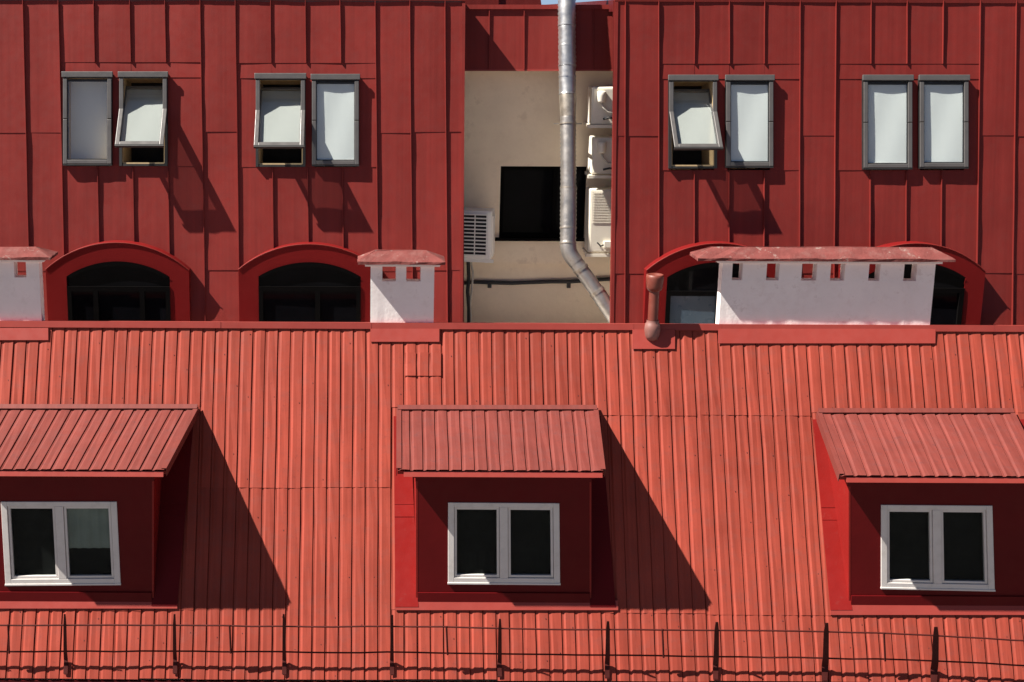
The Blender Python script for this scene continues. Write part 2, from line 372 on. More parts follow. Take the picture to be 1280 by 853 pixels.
    # cheeks (triangular side walls)
    for x, sg in ((fxl, -1), (fxr, 1)):
        def ry(z): return (rn.z * (RIDGE.z - z)) / rn.y + RIDGE.y   # depth of the roof plane at height z
        def ryz(z): return RIDGE.y + (z - RIDGE.z) * (rdn.y / rdn.z)
        zz_ = zt + (bl.z - fl.z) * .5
        prof = [(y - .002, zb), (y - .002, zt), (y + .45, zt + .10), (ryz(zt + .18) + .15, zt + .12), (ryz(zb) + .12, zb)]
        a = [Vector((x(p[1]), p[0], p[1])) for p in prof]; b = [p + Vector((sg * .018, 0, 0)) for p in a]; n = len(a)
        mb = MB().add(a + b, [tuple(range(n)), tuple(range(2 * n - 1, n - 1, -1))] + [(i, (i + 1) % n, n + (i + 1) % n, n + i) for i in range(n)])
        mb.build('cheek', M['cheek'], t)
    # side flashings lying on the roof, apron below
    for fi, (u0, u1, u2, u3) in enumerate(flash):
      a, b, c, d = ROOF(u0, back[2] + 8), ROOF(u1, back[2] + 8), ROOF(u2, vbot + 8), ROOF(u3, vbot + 8)
      for t0, t1 in ((0, .47), (.47, .535), (.535, 1.0)):
        q4 = (lerp(a, d, t0), lerp(b, c, t0), lerp(b, c, t1), lerp(a, d, t1)); e_ = random.uniform(.001, .003)
        MB().hexa([q4[0] + rn * .031, q4[1] + rn * .031, q4[2] + rn * (.033 + e_), q4[3] + rn * (.033 + e_)] + [p + rn * .022 for p in q4]).build('side_flashing', M['face'] if (face[1] < 900 and (u0 > face[0] + 60)) else M['cheek'], t)  # right-hand strips take the red that has shade painted in
    u0, u1, va, vb = apron
    a, b, c, d = ROOF(u0, va), ROOF(u1, va), ROOF(u1, vb), ROOF(u0, vb)
    MB().hexa([p + rn * .034 for p in (a, b)] + [p + rn * .030 for p in (c, d)] + [p + rn * .022 for p in (a, b)] + [p + rn * .020 for p in (c, d)]).build('apron_flashing', M['flash'], t)
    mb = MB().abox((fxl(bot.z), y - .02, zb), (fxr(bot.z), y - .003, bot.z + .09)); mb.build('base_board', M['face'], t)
    # window
    casement(t, Q4(wtl, wtr, wbr, wbl, Vector((0, -1, 0))), curtain)
    return t
dormer('left dormer cut by photo edge, pale half curtain in its right pane', (-3, 247, 512), (-46, 207, 587), (-30, 190), ((1, 627), (146, 627), (151, 730), (7, 731)), (-70, 222, 750, 761), [(208, 243, 222, 190), (-34, -2, -29, -60)], (1, 0, .02, .58, M['cloth']), 750, 0)
dormer('middle dormer with two dark panes, whole in view', (497, 746, 513), (497, 755, 588), (522, 737), ((560, 628), (699, 629), (700, 730), (560, 729)), (494, 772, 751, 763), [(492, 512, 523, 494), (735, 750, 769, 737)], (0, 1, .62, .97, M['curtain']), 751, 0)
dormer('right dormer with red left cheek showing, cut by photo edge', (1022, 1266, 517), (1050, 1304, 595), (1063, 1287), ((1101, 631), (1240, 632), (1243, 738), (1101, 735)), (1037, 1330, 756, 769), [(1015, 1030, 1064, 1037), (1270, 1286, 1330, 1288)], (0, 0, .02, .10, M['cloth']), 755, 0)
# ------------------------------------------------------------------ chimneys
def chimney(label, body, cap, holes, vtop, vcap, vh, vbase=407):
    yF = RIDGE.y + .03; PL = Plane(Vector((0, yF, RIDGE.z)), 0); D = .15
    x0, x1 = PL(body[0], 400).x, PL(body[1], 400).x; c0, c1 = PL(cap[0], vcap).x, PL(cap[1], vcap).x
    um = (body[0] + body[1]) / 2
    zc = PL(um, vcap).z; zt = PL(um, vtop + 4).z + .02; h0, h1 = PL(um, vh[0]).z, PL(um, vh[1]).z; zb = PL(um, vbase).z
    t = thing('chimney', ((x0 + x1) / 2, yF + D / 2, zb), label, 'chimney', 'white chimneys on the ridge')
    hx = [(PL(a, vh[0]).x, PL(b, vh[0]).x) for a, b in holes]
    mb = MB(); nx = 24
    # base block with an uneven lower plaster edge
    n = max(8, int((x1 - x0) / .07)); pts = []; fs = []
    for i in range(n + 1):
        x = lerp(x0, x1, i / n); dz = random.uniform(-.012, .012)
        pts += [Vector((x, yF + random.uniform(-.0015, .0015), h1)), Vector((x, yF + random.uniform(-.002, .002), (h1 + zb) / 2)), Vector((x, yF + random.uniform(-.003, .003), zb + dz)),
                Vector((x, yF + .03, zb + dz)), Vector((x, yF + D, zb - .3)), Vector((x, yF + D, h1))]
    for i in range(n):
        for k in range(6): fs.append((6 * i + k, 6 * i + (k + 1) % 6, 6 * i + 6 + (k + 1) % 6, 6 * i + 6 + k))
    fs += [tuple(range(6)), tuple(range(6 * n, 6 * n + 6))]
    mb.add(pts, fs)
    piers = [x0] + [q for h in hx for q in h] + [x1]
    for i in range(0, len(piers), 2):
        mb.abox((piers[i], yF + .001, h1 - .003), (piers[i + 1], yF + D - .001, zc + .002))
    mb.abox((x0 + .002, yF + .003, h0), (x1 - .002, yF + D - .003, zc))
    body_o = mb.build('body', M['plaster'], t)
    cw = .045
    MB().abox((x0 - .06, yF - .035, zc - .035), (x1 + .06, yF + D + .03, zc)).build('collar', M['plaster'], t, bevel=.006)
    # hipped cap slab
    o = .115; e = .03
    bt = [Vector((c0, yF - o, zc + .001)), Vector((c1, yF - o, zc + .001)), Vector((c1, yF + D + o, zc + .001)), Vector((c0, yF + D + o, zc + .001))]
    md = [p + Vector((0, 0, e)) for p in bt]; k = .19
    tp = [Vector((c0 + k, yF + D * .35, zt)), Vector((c1 - k, yF + D * .35, zt)), Vector((c1 - k, yF + D * .65, zt)), Vector((c0 + k, yF + D * .65, zt))]
    mb = MB(); seg = max(4, int((c1 - c0) / .12))
    rings = [bt, md, tp]; pts = []; fs = []
    for rI, r4 in enumerate(rings):
        for i in range(4):
            a, b = r4[i], r4[(i + 1) % 4]
            for j in range(seg): pts.append(lerp(a, b, j / seg) + Vector((random.uniform(-.004, .004), random.uniform(-.005, .005), random.uniform(-.006, .006) if rI else random.uniform(-.003, .003))))
    N = 4 * seg
    for r_ in range(2):
        for i in range(N): fs.append((r_ * N + i, r_ * N + (i + 1) % N, (r_ + 1) * N + (i + 1) % N, (r_ + 1) * N + i))
    fs += [tuple(range(N)), tuple(range(2 * N, 3 * N))]
    mb.add(pts, fs).build('cap', M['cap'], t)
    return t
chimney('white chimney at left photo edge, one vent hole showing', (-48, 52), (-66, 66), [(-28, -12), (17, 32)], 309, 323, (327, 347), 405)
chimney('narrow white chimney with two vent holes under a red cap', (463, 542), (447, 556), [(478, 495), (508, 526)], 313, 329, (333, 352), 408)
chimney('long white chimney with a row of six vent holes', (899, 1163), (869, 1189), [(916, 929), (959, 975), (1003, 1022), (1039, 1057), (1087, 1101), (1131, 1147)], 309, 325, (330, 351), 407)
# ------------------------------------------------------------------ vent pipe
vb = ROOF(815, 420, .03); vz = vb.z
pk = Plane(vb + Vector((0, .0, 0)), 0)
vt = thing('vent_pipe', vb, 'short terracotta red vent pipe standing on ridge beside long chimney', 'vent pipe')
def lathe(prof, c, n=20):
    pts = []; fs = []
    for r, z in prof:
        for k in range(n): th = 2 * math.pi * k / n; pts.append(Vector((c.x + r * math.cos(th), c.y + r * math.sin(th), z)))
    for i in range(len(prof) - 1):
        for k in range(n): fs.append((i * n + k, i * n + (k + 1) % n, (i + 1) * n + (k + 1) % n, (i + 1) * n + k))
    return MB().add(pts, fs, True)
zv = lambda v: pk(815, v).z; pxm = (vb - CAM).dot(FW) / FPX
c = vb.copy()
lathe([(.001, zv(427)), (7 * pxm, zv(424)), (9 * pxm, zv(419)), (10 * pxm, zv(412)), (9.2 * pxm, zv(405)), (7.6 * pxm, zv(403.5)), (7.6 * pxm, zv(400))], c).build('base', M['ventball'], vt)
lathe([(6.4 * pxm, zv(406)), (6.2 * pxm, zv(350))], c).build('pipe', M['vent'], vt)
lathe([(6.3 * pxm, zv(364)), (8.6 * pxm, zv(362.5)), (10.0 * pxm, zv(359)), (10.7 * pxm, zv(352)), (11 * pxm, zv(347)), (10.6 * pxm, zv(343.5)), (9.4 * pxm, zv(343)), (8.8 * pxm, zv(345)), (.001, zv(345.5))], c).build('cap', M['vent'], vt)
a = plate('base_plate', 790, 843, 413, 437, .027, None); 
for v_ in a.data.vertices: v_.co -= vb
a.parent = vt
# ------------------------------------------------------------------ snow guard railing
sg = thing('snow_guard', rp(0, rs(825), 0), 'dark maroon snow guard railing of thin bars along the eave', 'railing')
PU = [(-333, 766), (-196, 767), (-60, 768), (81, 768), (218, 768), (355, 768), (490, 769), (625, 774), (760, 777), (896, 778), (1033, 779), (1170, 784), (1310, 790), (1450, 797), (1590, 804)]
def upv(u):
    k = [(-420, 779), (-120, 781), (0, 782), (215, 782), (430, 784), (490, 783), (560, 784), (625, 785.5), (700, 787.5), (760, 787), (896, 788), (1033, 790), (1105, 792), (1170, 795), (1280, 801), (1420, 808), (1720, 824)]
    for (a, b), (c_, d) in zip(k[:-1], k[1:]):
        if a <= u <= c_: return lerp(b, d, (u - a) / (c_ - a))
def lov(u):
    k = [(-420, 812), (-120, 814), (0, 815), (215, 814), (430, 816), (490, 815.5), (625, 818), (760, 819.5), (896, 821), (1033, 823), (1105, 824.5), (1170, 826.5), (1280, 832), (1420, 838), (1720, 853)]
    for (a, b), (c_, d) in zip(k[:-1], k[1:]):
        if a <= u <= c_: return lerp(b, d, (u - a) / (c_ - a))
NU, NL = .305, .125
us = list(range(-400, 1700, 34))
for fn, n in ((upv, NU), (lov, NL)):
    MB().tube([ROOF(u, fn(u) + random.uniform(-.5, .5), n) for u in us], .009, 8).build('rail', M['rail'], sg)
for i, (u, v) in enumerate(PU):
    du = random.uniform(-2, 2) if i else 0
    lean = (460 - u) * .006; wf_ = 1 + max(0, (u - 560) / 700)
    pts = [ROOF(u + lean * .6, lov(u) + 29, .032), ROOF(u + lean * .5, lov(u) + 10, .04), ROOF(u + lean * .2, lov(u), NL + .013), ROOF(u, upv(u), NU + .013), ROOF(u - lean * .1 + du * .3, v, NU + .10)]
    mb = MB(); hw_ = [.016, .02, .018, .015, .009]
    ps = []
    for p, h_ in zip(pts, hw_):
        e = Vector((h_ * wf_, 0, 0)); ps += [p - e, p + e, p + e + Vector((0, .008, 0)), p - e + Vector((0, .008, 0))]
    fs = [(0, 1, 2, 3), (16, 19, 18, 17)]
    for k in range(4):
        for j in range(4): fs.append((4 * k + j, 4 * k + (j + 1) % 4, 4 * k + 4 + (j + 1) % 4, 4 * k + 4 + j))
    mb.add(ps, fs).build('post', M['rail'], sg)
    q = ROOF(u + lean * .6, lov(u) + 19, .03)
    MB().box(q - Vector((.022, 0, 0)) - rdn * .05, Vector((.044, 0, 0)), rdn * .12, rn * .005).build('foot_plate', M['rail'], sg)
for u in (10, 287, 558, 828, 1105):
    MB().tube([ROOF(u, upv(u) - 1, NU + .014), ROOF(u + 1.5, lov(u) + 2, NL + .014)], .010, 8).build('bar', M['rail'], sg)
# ------------------------------------------------------------------ rear block facades
fn_ = FAC.n
def panel(parent, m, c00, c10, c11, c01, amp=.004, name='panel'):
    a, b, c, d = [FAC(*p) for p in (c00, c10, c11, c01)]
    ny = max(2, int((d - a).length / .3)); nx = max(2, int((b - a).length / .13)); pts = []; fs = []
    r_ = random.uniform(-1, 1); tx = random.uniform(-.004, .004); ty = random.uniform(0, .003)
    for j in range(ny + 1):
        for i in range(nx + 1):
            s, t_ = i / nx, j / ny
            inn = 0 if i in (0, nx) else 1
            n = .0035 * t_ + tx * (s - .5) + ty * t_ + (0 if j in (0, ny) else inn) * amp * (r_ + random.uniform(-1, 1)) * (1.8 if j in (1, ny - 1) else .8)
            pts.append(bil(a, b, c, d, s, t_) + fn_ * n)
    for j in range(ny):
        for i in range(nx): k = j * (nx + 1) + i; fs.append((k, k + 1, k + nx + 2, k + nx + 1))
    lo = [pts[ny * (nx + 1)], pts[ny * (nx + 1) + nx]]
    return MB().add(pts, fs, True).quad(lo[0], lo[1], lo[1] - fn_ * .012, lo[0] - fn_ * .012).build(name, m, parent)
def seam(parent, m, u0, v0, u1, v1, hgt=.024, wd=.009):
    a, b = FAC(u0, v0), FAC(u1, v1); x = Vector((wd, 0, 0)); k = max(2, int((b - a).length / .5)); mb = MB()
    pts = []; fs = []
    for j in range(k + 1):
        p = lerp(a, b, j / k) + Vector((random.uniform(-.0018, .0018), 0, 0)); hh = hgt * random.uniform(.92, 1.08)
        pts += [p - x * .5, p - x * .35 + fn_ * hh, p + x * .35 + fn_ * hh, p + x * .5]
    for j in range(k):
        for i in range(3): fs.append((4 * j + i, 4 * j + i + 1, 4 * j + 5 + i, 4 * j + 4 + i))
    fs += [(0, 1, 2, 3), (4 * k + 3, 4 * k + 2, 4 * k + 1, 4 * k)]
    return mb.add(pts, fs).build('seam', m, parent)
VB = 440
ARCHES = [(57, 236), (298, 476), (808, 987), (1054, 1232)]
def vend(u):
    for a, b in ARCHES:
        if a + 2 < u < b - 2: return 312 + 34 * ((u - (a + b) / 2) / 90) ** 2
    return VB
ZT = FAC(580, 0).z + .01
def block(label, seams, groups, m, uL, uR, lapA, lapB, edges):
    # seams: list of (u at v=0, u at v=300); groups: list of (first seam index, skylights [(u0,u1)], vtop, vbot)
    base = FAC((uL + uR) / 2, VB)
    t = thing('rear_block', Vector((base.x, base.y + .6, 0)), label, 'building', 'red rear blocks')
    bx0, bx1 = FAC(uL, 200).x, FAC(uR, 200).x; yb = FAC.q.y
    e0, e1 = edges
    core = MB().abox((bx0 + (e0), yb + 1.15, 0), (bx1 - (e1), yb + 7, ZT - .1)); wall = core.build('wall', m, t)
    MB().abox((bx0 + .004, FAC(uL, 0).y + .002, ZT - .13), (bx1 - .004, yb + 7, ZT)).build('flat_roof', M['gutter'], t)
    a, b = FAC(uL, 3), FAC(uR, 3)
    MB().abox((bx0 - .002, a.y - .012, ZT - .02), (bx1 + .002, a.y + .04, ZT + .03)).build('top_trim', m, t)
    for x in ((bx1,) if e1 else ()) + ((bx0,) if e0 else ()):
        p0, p1 = FAC(uR if x == bx1 else uL, 0), FAC(uR if x == bx1 else uL, VB)
        sgn = 1 if x == bx1 else -1
        mb = MB(); pts = [Vector((x, p0.y, p0.z)), Vector((x, p1.y, p1.z)), Vector((x, p1.y + (.5 if sgn > 0 else .07), p1.z)), Vector((x, p0.y + (.3 if sgn > 0 else .07), p0.z))]
        q = Vector((-sgn * .012, 0, 0)); mb.hexa(pts + [p + q for p in pts]); mb.build('corner_return', m, t)
        mb = MB(); d = Vector((-sgn * .035, 0, 0)); pp_ = [Vector((x, p0.y, p0.z)) + fn_ * .012, Vector((x, p1.y, p1.z)) + fn_ * .012]
        mb.hexa([pp_[0], pp_[0] + d, pp_[1] + d, pp_[1]] + [p - fn_ * .02 for p in (pp_[0], pp_[0] + d, pp_[1] + d, pp_[1])]); mb.build('corner_trim', m, t)
    S_ = [(uL, uL)] + list(seams) + [(uR, uR)]
    su = lambda i, v: lerp(S_[i][0], S_[i][1], v / 300)
    ingroup = {}
    for g in groups:
        for k in range(4): ingroup[g[0] + k] = g
    for i in range(len(S_) - 1):
        c_ = lambda v, i=i: (su(i, v), v); d_ = lambda v, i=i: (su(i + 1, v), v)
        j = random.uniform(-1.5, 1.5)
        if i in ingroup: rows = [(1, 78 + ingroup[i][2]), (ingroup[i][3], VB)]
        else: rows = [(1, lapA + j), (lapA + j, lapB + j), (lapB + j, VB)]
        for v0, v1 in rows: panel(wall, m, c_(v0), d_(v0), d_(v1), c_(v1))
    for g in groups:
        i0 = g[0]; va, vb_ = 78 + g[2], g[3]; L_, R_ = i0, i0 + 4
        for k in range(4): panel(wall, m, (su(L_ + k, va), va), (su(L_ + k + 1, va), va), (su(L_ + k + 1, 97 + g[2]), 97 + g[2]), (su(L_ + k, 97 + g[2]), 97 + g[2]), amp=.001)
        vt_ = 97 + g[2]; cuts = [su(L_, 150)] + [q for s_ in g[1] for q in (s_[0] + 3, s_[1] - 3)] + [su(R_, 150)]
        for k in range(0, len(cuts), 2):
            panel(wall, m, (cuts[k], vt_), (cuts[k + 1], vt_), (cuts[k + 1], vb_), (cuts[k], vb_), amp=.001)
        for k in (1, 2, 3):
            seam(wall, m, su(L_ + k, 1), 1, su(L_ + k, va), va); seam(wall, m, su(L_ + k, vb_ + 1), vb_ + 1, su(L_ + k, vend(su(L_ + k, 320))), vend(su(L_ + k, 320)))
    inner = {g[0] + k for g in groups for k in (1, 2, 3)}
    for i in range(1, len(S_) - 1):
        if i not in inner: seam(wall, m, su(i, 1), 1, su(i, vend(su(i, 320))), vend(su(i, 320)))
    return t
LS = [(-60 - 44.5 * k, -51 - 43.6 * k) for k in (7, 6, 5, 4, 3, 2, 1)] + [(-60, -51), (-15.5, -7.5), (28.5, 36), (73, 80), (117, 124), (162, 168), (206, 212), (250, 255), (294, 298.5), (338, 342), (381.5, 385.5), (425, 429), (469, 472), (512, 515), (556, 558.5)]
SKL = [(80, 141, 92, 207), (150, 210, 92, 208), (320, 382, 94, 209), (390, 449, 95, 208)]
block('left rear block clad in standing seam red metal', LS, [(11, SKL[:2], 0, 208), (16, SKL[2:], 1, 209)], M['facade'], -405, 580, 165, 338, (0, .6))
RS_ = [(781.5, 781), (823, 823.5), (868, 867.5), (911.5, 911), (955.5, 954.5), (999.8, 999), (1045, 1042.5), (1088.5, 1087), (1133.5, 1132), (1178.5, 1176), (1225, 1221), (1270, 1266), (1315, 1310), (1360, 1354)] + [(1360 + 45 * k, 1354 + 44.4 * k) for k in range(1, 8)]
SKR = [(835, 895, 96, 211), (906, 965, 96, 210), (1077, 1138, 96, 212), (1147, 1208, 96, 211)]
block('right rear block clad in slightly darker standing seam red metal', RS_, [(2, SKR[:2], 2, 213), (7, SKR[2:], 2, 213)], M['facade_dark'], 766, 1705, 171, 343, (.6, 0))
# ------------------------------------------------------------------ skylights
def skylight(label, r, open_deg, blind_depth, frac=1.0, bm='blind'):
    u0, u1, v0, v1 = r
    tl, tr, br, bl = FAC(u0, v0), FAC(u1, v0), FAC(u1, v1), FAC(u0, v1)
    t = thing('skylight', (bl + br) / 2, label, 'skylight', 'skylights in the rear blocks')
    Q = Q4(tl, tr, br, bl, fn_); W_, H_ = Q.w, Q.h
    sw = .05; B = .002
    # fixed frame
    mb = MB(); fw = .03
    Q.bx(mb, 0, fw, 0, H_, -.06, .05); Q.bx(mb, W_ - fw, W_, 0, H_, -.06, .05); Q.bx(mb, fw, W_ - fw, 0, fw, -.06, .05); Q.bx(mb, fw, W_ - fw, H_ - .022, H_, -.06, .045)
    mb.build('frame', M['rubber'] , t)
    # inner lining
    mb = MB(); dp = -.5
    for (x0, x1, y0, y1) in ((fw, fw + .012, fw, H_ - .03), (W_ - fw - .012, W_ - fw, fw, H_ - .03), (fw + .012, W_ - fw - .012, fw, fw + .012), (fw + .012, W_ - fw - .012, H_ - .04, H_ - .024)):
        Q.bx(mb, x0, x1, y0, y1, dp, .03)
    mb.build('lining', M['wood'], t)
    mb = MB(); Q.bx(mb, 0, W_, 0, H_, dp - .05, dp - .001); mb.build('dark_room_back', M['curtain'], t)  # dark sheet closing the shaft, painted as the unlit room
    # hood
    mb = MB(); Q.bx(mb, -.012, W_ + .012, -.012, .052, .052, .076); mb.build('hood', M['alu'], t, bevel=.006)
    mb = MB(); Q.bx(mb, .004, W_ - .004, .053, .062, .05, .066); mb.build('gasket', M['rubber'], t)
    half = H_ * .5; fix_end = H_ * (.395 if open_deg else .5); yo = .12 if open_deg else 0.0
    eyu = ((bl - tl) + (br - tr)).normalized()
    # sash, hinged at mid height
    th = math.radians(open_deg); piv = lerp(lerp(tl, tr, .5), lerp(bl, br, .5), .39 if open_deg else .5) + fn_ * .055
    ax = (tr - tl).normalized()
    rot = Matrix.Rotation(-th, 4, ax)
    def R_(mb):
        if open_deg:
            mb.v = [piv + (rot @ (p - eyu * yo - piv)) for p in mb.v]
        return mb
    yt = .064
    def sashbars(y0, y1, fl):
        m1 = MB()
        Q.bx(m1, B, sw, y0, y1, .05, .068); Q.bx(m1, W_ - sw, W_ - B, y0, y1, .05, .068); return m1
    # side covers: upper pair stay put, lower pair swing
    for xa, xb in ((B, sw), (W_ - sw, W_ - B)):
        mb = MB(); Q.bx(mb, xa, xb, .064, fix_end - .003, .05, .068); mb.build('side_cover', M['alu'], t, bevel=.006)
    mb = sashbars(half + .003, H_ - .012, 0)
    Q.bx(mb, sw - .001, W_ - sw + .001, H_ - .058, H_ - .014, .05, .066)
    sash = R_(mb).build('sash', M['alu'], t, bevel=.006)
    mb = MB(); Q.bx(mb, .034, sw + .006, .07 + yo, H_ - .03, .016, .0505); Q.bx(mb, W_ - sw - .006, W_ - .034, .07 + yo, H_ - .03, .016, .0505); Q.bx(mb, sw + .006, W_ - sw - .006, .07 + yo, .095 + yo, .016, .050); Q.bx(mb, sw + .006, W_ - sw - .006, H_ - .07, H_ - .016, .016, .0505)
    R_(mb).build('inner_sash', M['alu'] if open_deg else M['rubber'], sash)
    mb = MB(); Q.bx(mb, 0, W_, H_ - .0135, H_ + .004, .03, .064); R_(mb).build('bottom_gasket', M['rubber'], sash)
    mb = MB(); Q.bx(mb, sw - .004, W_ - sw + .004, .08 + yo, H_ - .05, .046, .049); R_(mb).build('pane', M['sglass'], sash)
    # roller blind with slight slack
    pts = []; fs = []; nx, ny = 6, 8
    for j in range(ny + 1):
        for i in range(nx + 1):
            x = lerp(sw - .012, W_ - sw + .012, i / nx); y = lerp(.066 + yo, lerp(.066 + yo, H_ - .045, frac), j / ny)
            pts.append(Q.p(x, y, .046 - blind_depth + .004 * math.sin(i * 1.1 + j * .5)))
    for j in range(ny):
        for i in range(nx): k = j * (nx + 1) + i; fs.append((k, k + 1, k + nx + 2, k + nx + 1))
    R_(MB().add(pts, fs, True)).build('blind', M['blind2'] if open_deg else M[bm], sash)
    if frac < 1:
        mb = MB(); y = lerp(.066, H_ - .045, frac); Q.bx(mb, sw, W_ - sw, y, y + .012, .046 - blind_depth - .004, .046 - blind_depth + .008); R_(mb).build('blind_bar', M['white'], sash)
    return t
skylight('leftmost skylight, closed with evenly grey blind', SKL[0], 0, .215, 1.0, 'blind3')
skylight('open skylight beside the leftmost closed one', SKL[1], 32, .03)
skylight('open skylight above the second arched window', SKL[2], 32, .03)
skylight('closed skylight nearest the beige recess on left block', SKL[3], 0, .02, .97)
skylight('open skylight on the right rear block', SKR[0], 32, .03)
skylight('closed skylight beside the open one on right rear block', SKR[1], 0, .02)
skylight('closed skylight second from right photo edge', SKR[2], 0, .02, .97)
skylight('rightmost skylight, closed with white blind', SKR[3], 0, .02)
# ------------------------------------------------------------------ arched windows
def arch_pts(u0, u1, vs, vc, n, PL):
    a, b, c = PL(u0, vs), PL(u1, vs), PL((u0 + u1) / 2, vc)
    hw_ = (b.x - a.x) / 2; rise = c.z - (a.z + b.z) / 2; r = (hw_ * hw_ + rise * rise) / (2 * rise); th = math.asin(min(1, hw_ / r)); cx = (a.x + b.x) / 2; cz = c.z - r
    return [Vector((cx + r * math.sin(lerp(-th, th, i / n)), a.y, cz + r * math.cos(lerp(-th, th, i / n)))) for i in range(n + 1)]
def arched(label, outer, inner, vs, vc, ivs, ivc, transom, mull, blind=None):
    q = FAC((outer[0] + outer[1]) / 2, 402); PL = Plane(q + Vector((0, -.045, 0)), 0); n = 24
    vb_ = 436
    t = thing('arched_window', q, label, 'arched window', 'arched windows above the ridge')
    oa = arch_pts(*outer, vs, vc, n, PL); ia = arch_pts(*inner, ivs, ivc, n, PL)
    ob = [Vector((oa[0].x, oa[0].y, PL(outer[0], vb_).z))] + oa + [Vector((oa[-1].x, oa[0].y, PL(outer[0], vb_).z))]
    ib = [Vector((ia[0].x, ia[0].y, ob[0].z))] + ia + [Vector((ia[-1].x, ia[0].y, ob[0].z))]
    N = len(ob); back = Vector((0, .7, 0)); rev = Vector((0, .05, 0))
    pts = ob + ib + [p + back for p in ob] + [p + rev for p in ib]; fs = []
    for i in range(N - 1): fs += [(i, i + 1, N + i + 1, N + i), (i, 2 * N + i, 2 * N + i + 1, i + 1), (N + i, N + i + 1, 3 * N + i + 1, 3 * N + i)]
    su_ = MB().add(pts, fs).build('surround', M['arch'], t)
    # thin folded drip edge round the arch
    tr_ = MB(); path = [p + Vector((0, -.006, .006)) for p in oa]
    tr_.tube(path, .005, 6); tr_.build('drip_edge', M['facade'], su_)
    y = ia[0].y + .02
    # panes
    def inside(x):                               # top of opening at x
        for a, b in zip(ia[:-1], ia[1:]):
            if a.x - 1e-6 <= x <= b.x + 1e-6: return lerp(a.z, b.z, (x - a.x) / max(1e-6, b.x - a.x))
        return ia[0].z
    zt = PL(inner[0], transom).z; zb = ob[0].z; xs_ = [ia[0].x] + [PL(m_, 380).x for m_ in mull] + [ia[-1].x]
    fr = MB(); k = .028
    fr.abox((xs_[0], y - .03, zt - k), (xs_[-1], y + .02, zt + k))
    for x in xs_[1:-1]: fr.abox((x - k, y - .032, zb), (x + k, y + .021, zt - k))
    fr.abox((xs_[0], y - .031, zb), (xs_[0] + .05, y + .02, zt - k)); fr.abox((xs_[-1] - .05, y - .031, zb), (xs_[-1], y + .02, zt - k))
    pi = []; fs = []
    cx, = ((ia[0].x + ia[-1].x) / 2,)
    for p in ia:
        d = Vector((cx - p.x, 0, zt - p.z)); d.normalize(); a = Vector((p.x, y - .029, p.z)); b = a + d * .055
        pi += [a, b, a + Vector((0, .05, 0)), b + Vector((0, .05, 0))]
    for i in range(n): fs += [(4 * i, 4 * i + 1, 4 * i + 5, 4 * i + 4), (4 * i + 1, 4 * i + 3, 4 * i + 7, 4 * i + 5)]
    fr.add(pi, fs)
    wf = fr.build('window_frame', M['dframe'], t)
    top = [Vector((p.x, y, p.z)) for p in ia]; mb = MB().add(top + [Vector((ia[-1].x, y, zt)), Vector((ia[0].x, y, zt))], [tuple(range(n + 3))]); mb.build('pane', M['dglass'], wf)
    for i in range(len(xs_) - 1):
        tl_ = .004 * (i - 1)
        mb = MB().quad(Vector((xs_[i], y + tl_, zb)), Vector((xs_[i + 1], y + .002, zb)), Vector((xs_[i + 1], y + .002, zt)), Vector((xs_[i], y + tl_, zt)))
        mb.build('pane', M['bglass'] if blind == i else M['dglass'], wf)  # blind is the index of the pane with the painted sky reflection
    return t
arched('leftmost arched window with dark panes in a red surround', (57, 236), (83, 212), 338, 304, 346, 327, 361, (120, 178))
arched('arched window just left of the narrow white chimney', (298, 476), (323, 451), 338, 306, 346, 328, 361, (397,))
arched('arched window behind left end of long chimney, with blue grey lower pane', (808, 987), (834, 962), 339, 305, 347, 328, 367, (898,), blind=0)
arched('rightmost arched window behind right end of long chimney', (1054, 1232), (1080, 1207), 340, 305, 347, 328, 363, (1145,))
# ------------------------------------------------------------------ recess between the blocks: beige wall, red fascia
cq = CREAM(670, 405)
rw = thing('recess_wall', Vector((cq.x, cq.y, 0)), 'beige rendered wall in the recess between the red blocks', 'wall')
x0, x1 = CREAM(580, 300).x - 1.0, CREAM(766, 300).x + 1.0
w0, w1, w2, w3 = CREAM(626, 208), CREAM(734, 208), CREAM(734, 297), CREAM(626, 297)
zl = CREAM(670, 330).z; y = CREAM.q.y; ZF = FASC(670, 60).z
mb = MB(); mb.abox((x0, y, zl), (w0.x, y + .25, ZF)); mb.abox((w1.x, y, zl), (x1, y + .25, ZF)); mb.abox((w0.x, y, w0.z), (w1.x, y + .25, ZF)); mb.abox((w0.x, y, zl), (w1.x, y + .25, w3.z))
wl = mb.build('wall', M['cream'], rw)
MB().abox((x0, y + .07, FLZ - .3), (x1, y + .3, zl)).build('lower_wall', M['cream'], rw)
fm = MB(); k = .045
fm.abox((w0.x, y + .05, w3.z), (w0.x + k, y + .1, w0.z)); fm.abox((w1.x - k, y + .05, w3.z), (w1.x, y + .1, w0.z)); fm.abox((w0.x + k, y + .05, w0.z - k), (w1.x - k, y + .1, w0.z)); fm.abox((w0.x + k, y + .05, w3.z), (w1.x - k, y + .1, w3.z + k))
xm = CREAM(694, 250).x; fm.abox((xm - .025, y + .051, w3.z + k), (xm + .025, y + .099, w0.z - k))
wf = fm.build('window', M['dframe'], rw)
for a, b in ((w0.x + k, xm - .025), (xm + .025, w1.x - k)): MB().quad((a, y + .08, w3.z + k), (b, y + .08, w3.z + k), (b, y + .08, w0.z - k), (a, y + .08, w0.z - k)).build('pane', M['dglass'], wf)
MB().abox((w0.x - .05, y - .06, w3.z - .035), (w1.x + .06, y + .05, w3.z)).build('sill', M['dframe'], wf)
